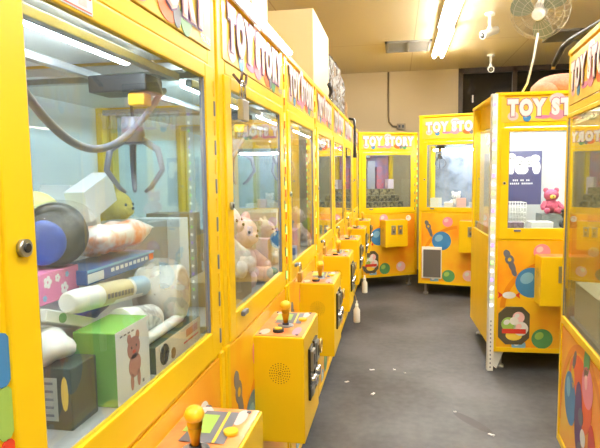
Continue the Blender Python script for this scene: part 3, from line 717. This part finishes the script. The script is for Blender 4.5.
CREAM = mat('cream_board', (.74, .62, .38), .5, var=.05, vscale=3)
TOPZ = 1.8865
s = MB(); s.box(-.30, .30, -.36, .36, 0, .78, CREAM); o = s.build('storage_box', None, .004, loc=(-.765, 1.645, TOPZ)); tag(o, 'tall cream box with a dark mark on top of the padlocked machine', 'box')
q = MB(); yz_disc(q, .08, .10, .055, .10, .3005, .3012, mat('dark_mark', (.16, .10, .06), .5, color2=(.45, .32, .18), vscale=30), 20); yz_disc(q, .02, .18, .04, .06, .3005, .3014, mat('dark_mark', ()), 16); q.build('dark_mark', o)
s = MB(); s.box(-.30, .30, -.34, .34, 0, .42, CREAM); o = s.build('storage_box', None, .004, loc=(-.755, 3.406, TOPZ)); tag(o, 'low cream carton on top of the fourth machine of the row', 'box')
s = MB(); s.tube([(-.415, 3.42, 1.95), (-.405, 3.48, 1.915), (-.42, 3.52, 1.892)], .012, DARK, 8); o = s.build('cable_end', None); tag(o, 'short black cable end on the fourth machine\'s top edge', 'cable')
def bundle(loc, r, h, label, seed):
    o = empty('wrapped_bundle', loc); tag(o, label, 'bundle', 'plastic-wrapped bundles on the row')
    s = MB(); BR = mat('bundle_core', (.36, .26, .18), .6, var=.3, vscale=12)
    for k in range(4):
        a = k*1.57+seed; s.tube([(r*.45*math.cos(a), r*.45*math.sin(a), 0), (r*.4*math.cos(a), r*.4*math.sin(a), h*.93)], r*.36, BR if k % 2 else GREY, 10)
    s.build('rolls', o)
    s = MB(); n = 9
    s.tube([(0, 0, .002), (0, 0, .03)]+[(.01*math.sin(i*2+seed), .01*math.cos(i*3+seed), h*i/n) for i in range(1, n)]+[(0, 0, h)], [r*(.98+.08*math.sin(i*2.3+seed)) for i in range(n+1)]+[r*.7], WRAPG, 18); s.build('clear_wrap', o)
bundle((-.60, 4.25, TOPZ), .12, .44, 'plastic-wrapped bundle next to the cream carton on the row', 1)
bundle((-.60, 4.70, TOPZ), .13, .46, 'tallest plastic-wrapped bundle, in the middle of the row top', 2.2)
bundle((-.60, 5.22, TOPZ), .12, .42, 'plastic-wrapped bundle farthest along the row top', 3.1)
s = MB(); s.box(-.02, .02, -.09, .09, 0, .26, mat('brown_wood', (.25, .13, .04), .6, var=.4, vscale=20)); o = s.build('wooden_board', None, .003, loc=(-.55, 5.9, TOPZ)); tag(o, 'small brown board standing on the far end of the row', 'board')
s = MB(); s.tube([(-.395, 5.25, 1.905), (-.393, 5.25, 1.78), (-.395, 5.25, 1.68), (-.393, 5.22, 1.55)], [.012, .012, .012, .018], DARK, 8); s.tube([(-.45, 5.25, 1.915), (-.395, 5.25, 1.905)], .012, DARK, 8); o = s.build('hanging_cable', None); tag(o, 'black cable hanging down the front of the row\'s far end', 'cable')

# glowing tube added to imitate the glare on the padlocked machine's marquee
o = empty('glare_tube', (-.408, y2+.415, 1.862)); tag(o, 'glowing white tube light on top of the padlocked machine\'s sign', 'glare tube')
s = MB(); s.box(-.016, -.006, -.375, .375, -.010, .010, WHP); s.build('batten', o, .002)
s = MB(); s.tube([(.003, -.37, 0), (.003, .37, 0)], .010, GLARET, 14); s.build('tube', o)

# things above the open-side machines
s = MB(); s.tube([(.742, 2.86, 1.905), (.75, 2.745, 1.964), (.755, 2.64, 1.972), (.76, 2.54, 1.97), (.77, 2.28, 1.962), (.80, 1.95, 1.96)], .012, DARK, 10)
s.tube([(.741, 2.865, 1.885), (.742, 2.86, 1.905)], .009, BRASS, 10)
s.tube([(.775, 2.62, 1.945), (.765, 2.50, 1.945), (.77, 2.40, 1.955), (.78, 2.1, 1.955)], .009, DARK, 10)
o = s.build('black_cable', None); tag(o, 'thick black cable lying over the top of the frame-edge machine', 'cable')
s = MB()
PIK = FUR('salmon_fur', (.72, .34, .26)); s.sphere((0, 0, .09), (.20, .14, .09), PIK, 26, 14, bump=lump(21, .07, 6)); s.sphere((-.13, -.05, .06), (.10, .10, .06), PIK, 16, 10)
o = s.build('pink_bundle', None, loc=(1.20, 4.40, 1.932)); tag(o, 'pink fluffy bundle lying on the roof of the bright machine', 'bundle')

# ------------------------------------------------------------------ ceiling things
ZC = 2.82
def ceiling_light(x, y, L, label, m=TUBE):
    o = empty('ceiling_light', (x, y, ZC)); tag(o, label, 'ceiling light', 'ceiling tube lights')
    s = MB(); s.box(-.075, .075, -L/2, L/2, -.05, 0, WHP); s.build('housing', o, .003)
    for sx in (-1, 1):
        s = MB(); s.tube([(sx*.045, -L/2+.03, -.068), (sx*.045, L/2-.03, -.068)], .016, m, 12); s.build('tube', o)
ceiling_light(.475, 6.2, 1.22, 'far end of the white twin-tube ceiling light above the aisle')
ceiling_light(.455, 4.92, 1.22, 'nearer white twin-tube ceiling light above the aisle')
for (x, y) in ((.45, 2.6), (.45, .2), (2.2, 3.4), (.45, -1.6)):  # unseen lamps added for their light on the machine fronts
    ceiling_light(x, y, 1.22, 'unseen twin-tube ceiling light overhead, added to light the machine fronts')
def vent(x, y, label):
    o = empty('ceiling_vent', (x, y, ZC)); tag(o, label, 'vent', 'ceiling vents')
    s = MB(); a = .25
    for (x0, x1, y0, y1) in ((-a, a, -a, -a+.03), (-a, a, a-.03, a), (-a, -a+.03, -a, a), (a-.03, a, -a, a), (-.012, .012, -a, a)): s.box(x0, x1, y0, y1, -.02, 0, GREY2)
    s.build('frame', o)
    s = MB(); 
    for k in range(10): s.box(-a+.03, a-.03, -a+.045+.043*k, -a+.065+.043*k, -.015, -.004, GREY2)
    s.box(-a+.03, a-.03, -a+.03, a-.03, -.003, 0, SLATE); s.build('slats', o)
GREY2 = mat('grey_grille', (.20, .19, .165), .5)
vent(.12, 6.42, 'square grey air vent in the ceiling beside the tube light'); vent(1.82, 6.3, 'square grey air vent in the ceiling behind the fan')
def cctv(x, y, aim, label):
    o = empty('security_camera', (x, y, ZC)); tag(o, label, 'camera', 'security cameras on the ceiling')
    s = MB(); s.tube([(0, 0, 0), (0, 0, -.02)], .045, WHP, 18); s.tube([(0, 0, -.02), (0, 0, -.13)], .014, WHP, 10); s.sphere((0, 0, -.135), .022, WHP, 12, 8); s.build('mount', o)
    d = Vector(aim).normalized(); c = Vector((0, 0, -.17)); s = MB(); s.tube([c-d*.09, c-d*.088, c+d*.08, c+d*.095], [.03, .036, .036, .037], WHP, 18); s.build('body', o)
    s = MB(); s.tube([c+d*.092, c+d*.098], .028, DARK, 16); s.sphere(c+d*.096, .014, GREY, 10, 8); s.build('lens', o)
cctv(.824, 5.30, (-.75, -.55, -.35), 'white bullet security camera nearer the fan, aimed sideways')
cctv(1.13, 7.15, (-.1, -1, -.25), 'smaller looking security camera farther back, facing forward')
# fan
FANC = Vector((.93, 3.96, 2.45)); o = empty('ceiling_fan', FANC); tag(o, 'caged ceiling fan with grey-green blades and white hub', 'fan')
ax = Vector((-.35, -.80, -.55)).normalized(); a1 = Vector((1, -.3, 0)); a1 = (a1-ax*a1.dot(ax)).normalized(); a2 = ax.cross(a1)
R = .185
CAGE = mat('cage_wire', (.50, .47, .40), .4, .5); s = MB()
for off, rr in ((.05, .55), (.035, .85), (.0, 1.0), (-.05, 1.0), (-.08, .75)):
    s.tube([ax*off+(a1*math.cos(t)+a2*math.sin(t))*R*rr for t in (2*PI*i/36 for i in range(37))], .0022, CAGE, 6)
for k in range(28):
    t = 2*PI*k/28; e1 = a1*math.cos(t)+a2*math.sin(t); s.tube([ax*.06+e1*.05, ax*.05+e1*R*.55, ax*.035+e1*R*.85, e1*R, ax*-.05+e1*R, ax*-.08+e1*R*.75, ax*-.09+e1*.06], .0012, CAGE, 5)
s.build('cage', o)
s = MB(); BLD = mat('blade_grey_green', (.22, .25, .18), .35)
for k in range(3):
    t0 = .15+2*PI*k/3+.5
    for j in range(1):
        vs = []; 
        n = 16
        for sd in (.004, -.004):
            for i in range(n):
                t = 2*PI*i/n; u = .115+.075*math.cos(t); w_ = .062*math.sin(t)*(1+.3*math.cos(t)); e1 = a1*math.cos(t0)+a2*math.sin(t0); e2 = ax.cross(e1)
                vs.append(e1*u+e2*w_+ax*(sd+.25*w_))
        s.add(vs, [tuple(range(n)), tuple(range(2*n-1, n-1, -1))]+[(i, (i+1) % n, (i+1) % n+n, i+n) for i in range(n)], BLD)
s.build('blades', o)
s = MB(); s.tube([ax*-.02, ax*.06, ax*.075], [.035, .04, .028], WHP, 20); s.build('hub', o)
s = MB(); s.tube([ax*-.02, ax*-.16], [.05, .045], WHP, 18); s.tube([ax*-.12, ax*-.12+Vector((.03, .05, .12)), Vector((.10, .20, ZC-FANC.z))], .018, WHP, 10); s.tube([Vector((.10, .20, ZC-FANC.z-.03)), Vector((.10, .20, ZC-FANC.z))], .07, WHP, 20); s.build('motor_mount', o)
s = MB(); p0 = FANC+Vector((-.03, -.1, -.16)); s.tube([p0, p0+Vector((-.01, .06, -.15)), p0+Vector((-.03, .13, -.30)), Vector((.86, 4.1, 1.942))], .0075, WHP, 8)
o = s.build('white_cord', None); tag(o, 'white cord hanging from the fan down to the bright machine', 'cord')

# wall conduit and socket
s = MB(); WLC = mat('conduit_paint', (.62, .52, .36), .5); s.tube([(-.12, 7.985, 2.815), (-.12, 7.985, 2.20), (-.11, 7.985, 2.12), (-.06, 7.985, 2.06), (-.0, 7.985, 2.05)], .012, mat('dark_conduit', (.22, .17, .10), .5), 8); o = s.build('wall_cable', None); tag(o, 'dark cable running down the far wall to the socket', 'cable')
s = MB(); s.box(.0, .12, 7.96, 7.999, 2.01, 2.09, mat('brown_socket', (.30, .24, .16), .5)); s.box(.02, .05, 7.957, 7.96, 2.03, 2.07, DARK); s.box(.07, .10, 7.957, 7.96, 2.03, 2.07, DARK); o = s.build('wall_socket', None); tag(o, 'small brown socket box on the far wall above the corner machine', 'socket')

# litter
lit = [((-.013, 3.842), .02), ((-.17, 3.817), .035), ((-.327, 3.567), .03), ((-.145, 3.389), .035), ((.06, 3.789), .01), ((.339, 3.193), .012), ((.50, 2.93), .035)]
nm = ['scrap by the middle of the aisle', 'longest scrap of the far pair', 'scrap nearest the row of machines', 'scrap alone in the aisle', 'tiny scrap farthest out', 'tiny scrap in the nearer aisle', 'scrap in front of the bright machine']
for i, ((x, y), L) in enumerate(lit):
    s = MB(); s.box(-L/2, L/2, -.007, .007, 0, .003, WHT); s.box(-L/2, -L/4, -.007, .007, .003, .006, WHT); o = s.build('paper_scrap', None, loc=(x, y, .0005), rot=(0, 0, .4*i)); tag(o, 'white paper '+nm[i]+' on the grey floor', 'litter', 'paper scraps on the floor')

# ------------------------------------------------------------------ room shell
XL, XR, YN, YF = -1.45, 3.3, -2.6, 8.0
def floor_mat():
    m = bpy.data.materials.new('concrete_floor'); m.use_nodes = True; nt = m.node_tree; b = nt.nodes['Principled BSDF']
    tc = nt.nodes.new('ShaderNodeTexCoord'); n1 = nt.nodes.new('ShaderNodeTexNoise'); n1.inputs['Scale'].default_value = 1.6; n1.inputs['Detail'].default_value = 8
    n2 = nt.nodes.new('ShaderNodeTexNoise'); n2.inputs['Scale'].default_value = 22; n2.inputs['Detail'].default_value = 6
    nt.links.new(tc.outputs['Object'], n1.inputs['Vector']); nt.links.new(tc.outputs['Object'], n2.inputs['Vector'])
    mx = nt.nodes.new('ShaderNodeMath'); mx.operation = 'MULTIPLY_ADD'; mx.inputs[1].default_value = .3; nt.links.new(n2.outputs['Fac'], mx.inputs[0]); nt.links.new(n1.outputs['Fac'], mx.inputs[2])
    r = nt.nodes.new('ShaderNodeValToRGB'); e = r.color_ramp.elements; e[0].position = .48; e[0].color = (.040, .043, .048, 1); e[1].position = .82; e[1].color = (.118, .122, .134, 1)
    nt.links.new(mx.outputs[0], r.inputs[0]); nt.links.new(r.outputs[0], b.inputs['Base Color']); b.inputs['Roughness'].default_value = .5
    return m
def ceil_mat():
    m = bpy.data.materials.new('ceiling_panels'); m.use_nodes = True; nt = m.node_tree; b = nt.nodes['Principled BSDF']
    tc = nt.nodes.new('ShaderNodeTexCoord'); br = nt.nodes.new('ShaderNodeTexBrick'); br.offset = 0
    br.inputs['Scale'].default_value = 1; br.inputs['Brick Width'].default_value = 1.22; br.inputs['Row Height'].default_value = 1.83; br.inputs['Mortar Size'].default_value = .006
    br.inputs['Color1'].default_value = (.60, .52, .35, 1); br.inputs['Color2'].default_value = (.585, .505, .34, 1); br.inputs['Mortar'].default_value = (.42, .31, .18, 1)
    mp = nt.nodes.new('ShaderNodeMapping'); mp.inputs['Location'].default_value = (1.04, -.8, 0); nt.links.new(tc.outputs['Object'], mp.inputs[0]); nt.links.new(mp.outputs[0], br.inputs['Vector'])
    nt.links.new(br.outputs['Color'], b.inputs['Base Color']); b.inputs['Roughness'].default_value = .38
    w = nt.nodes.new('ShaderNodeTexWave'); w.inputs['Scale'].default_value = 9; w.inputs['Distortion'].default_value = 3; w.bands_direction = 'Y'; nt.links.new(tc.outputs['Object'], w.inputs['Vector'])
    bp = nt.nodes.new('ShaderNodeBump'); bp.inputs['Strength'].default_value = .25; bp.inputs['Distance'].default_value = .01; nt.links.new(w.outputs['Fac'], bp.inputs['Height']); nt.links.new(bp.outputs[0], b.inputs['Normal'])
    return m
s = MB()
WALL = mat('beige_wall', (.60, .50, .33), .6, var=.05, vscale=2)
def shell(name, x0, x1, y0, y1, z0, z1, m): s = MB(); s.box(x0, x1, y0, y1, z0, z1, m); return struct(s.build(name))
shell('floor', XL-.1, XR+.1, YN-.1, YF+.1, -.1, 0, floor_mat())
s = MB(); n = 28
vs = [(.42+.15*math.cos(t)*math.cos(-.95)-.035*math.sin(t)*math.sin(-.95), 3.07+.15*math.cos(t)*math.sin(-.95)+.035*math.sin(t)*math.cos(-.95), .0006) for t in (2*PI*i/n for i in range(n))]
s.add(vs, [tuple(range(n))], mat('oil_stain', (.03, .03, .033), .4, var=.3, vscale=20)); s.build('floor_stain', bpy.data.objects['floor'])
shell('ceiling', XL-.1, XR+.1, YN-.1, YF+.1, ZC, ZC+.1, ceil_mat())
shell('wall_left', XL-.1, XL, YN, YF, 0, ZC, WALL); shell('wall_right', XR, XR+.1, YN, YF, 0, ZC, WALL); shell('wall_near', XL, XR, YN-.1, YN, 0, ZC, WALL)
DXA = .84
shell('wall_far', XL, DXA, YF, YF+.1, 0, ZC, WALL)
DW = mat('dark_brown_wood', (.045, .028, .018), .35, var=.4, vscale=10); DG = mat('dark_door_glass', (.012, .010, .008), .1)
s = MB()
for xx in (DXA, 1.55, 2.35, XR-.06): s.box(xx, xx+.06, YF-.02, YF+.1, 0, ZC, DW)
s.box(DXA, XR, YF-.02, YF+.1, ZC-.07, ZC, DW); s.box(DXA, XR, YF-.02, YF+.1, 2.02, 2.10, DW); s.box(DXA, XR, YF-.02, YF+.1, 0, .15, DW)
d1 = struct(s.build('door_1', None, .003))
s = MB(); s.box(DXA+.02, XR-.02, YF+.03, YF+.05, .1, ZC-.03, DG); s.build('door_panel', d1)
s = MB(); s.box(1.02, 1.04, YF-.03, YF-.02, 2.35, 2.45, CHR); s.build('door_glint', d1)  # chrome strip added as the highlight on the dark glass

# ------------------------------------------------------------------ world, camera
w = bpy.data.worlds.new('world'); scene.world = w; w.use_nodes = True
w.node_tree.nodes['Background'].inputs[0].default_value = (1, .95, .88, 1); w.node_tree.nodes['Background'].inputs[1].default_value = .3

f, yaw, pit, rol = 546.58, .17574, .09138, .01358
Fv = Vector((-math.sin(yaw)*math.cos(pit), math.cos(yaw)*math.cos(pit), -math.sin(pit)))
Rv = Vector((math.cos(yaw), math.sin(yaw), 0)); Uv = Rv.cross(Fv)
R2 = Rv*math.cos(rol)-Uv*math.sin(rol); U2 = Uv*math.cos(rol)+Rv*math.sin(rol)
cam = bpy.data.cameras.new('camera'); co = bpy.data.objects.new('camera', cam); COL.objects.link(co)
cam.sensor_width = 36; cam.lens = f/600*36; cam.clip_start = .02
Mx = Matrix((R2, U2, -Fv)).transposed().to_4x4(); Mx.translation = Vector((0, 0, 1.4)); co.matrix_world = Mx
scene.camera = co
scene.view_settings.view_transform = 'Standard'; scene.view_settings.look = 'None'; scene.view_settings.gamma = 1; scene.view_settings.use_curve_mapping = False
scene.view_settings.exposure = 0.7
scene.cycles.transparent_max_bounces = 40
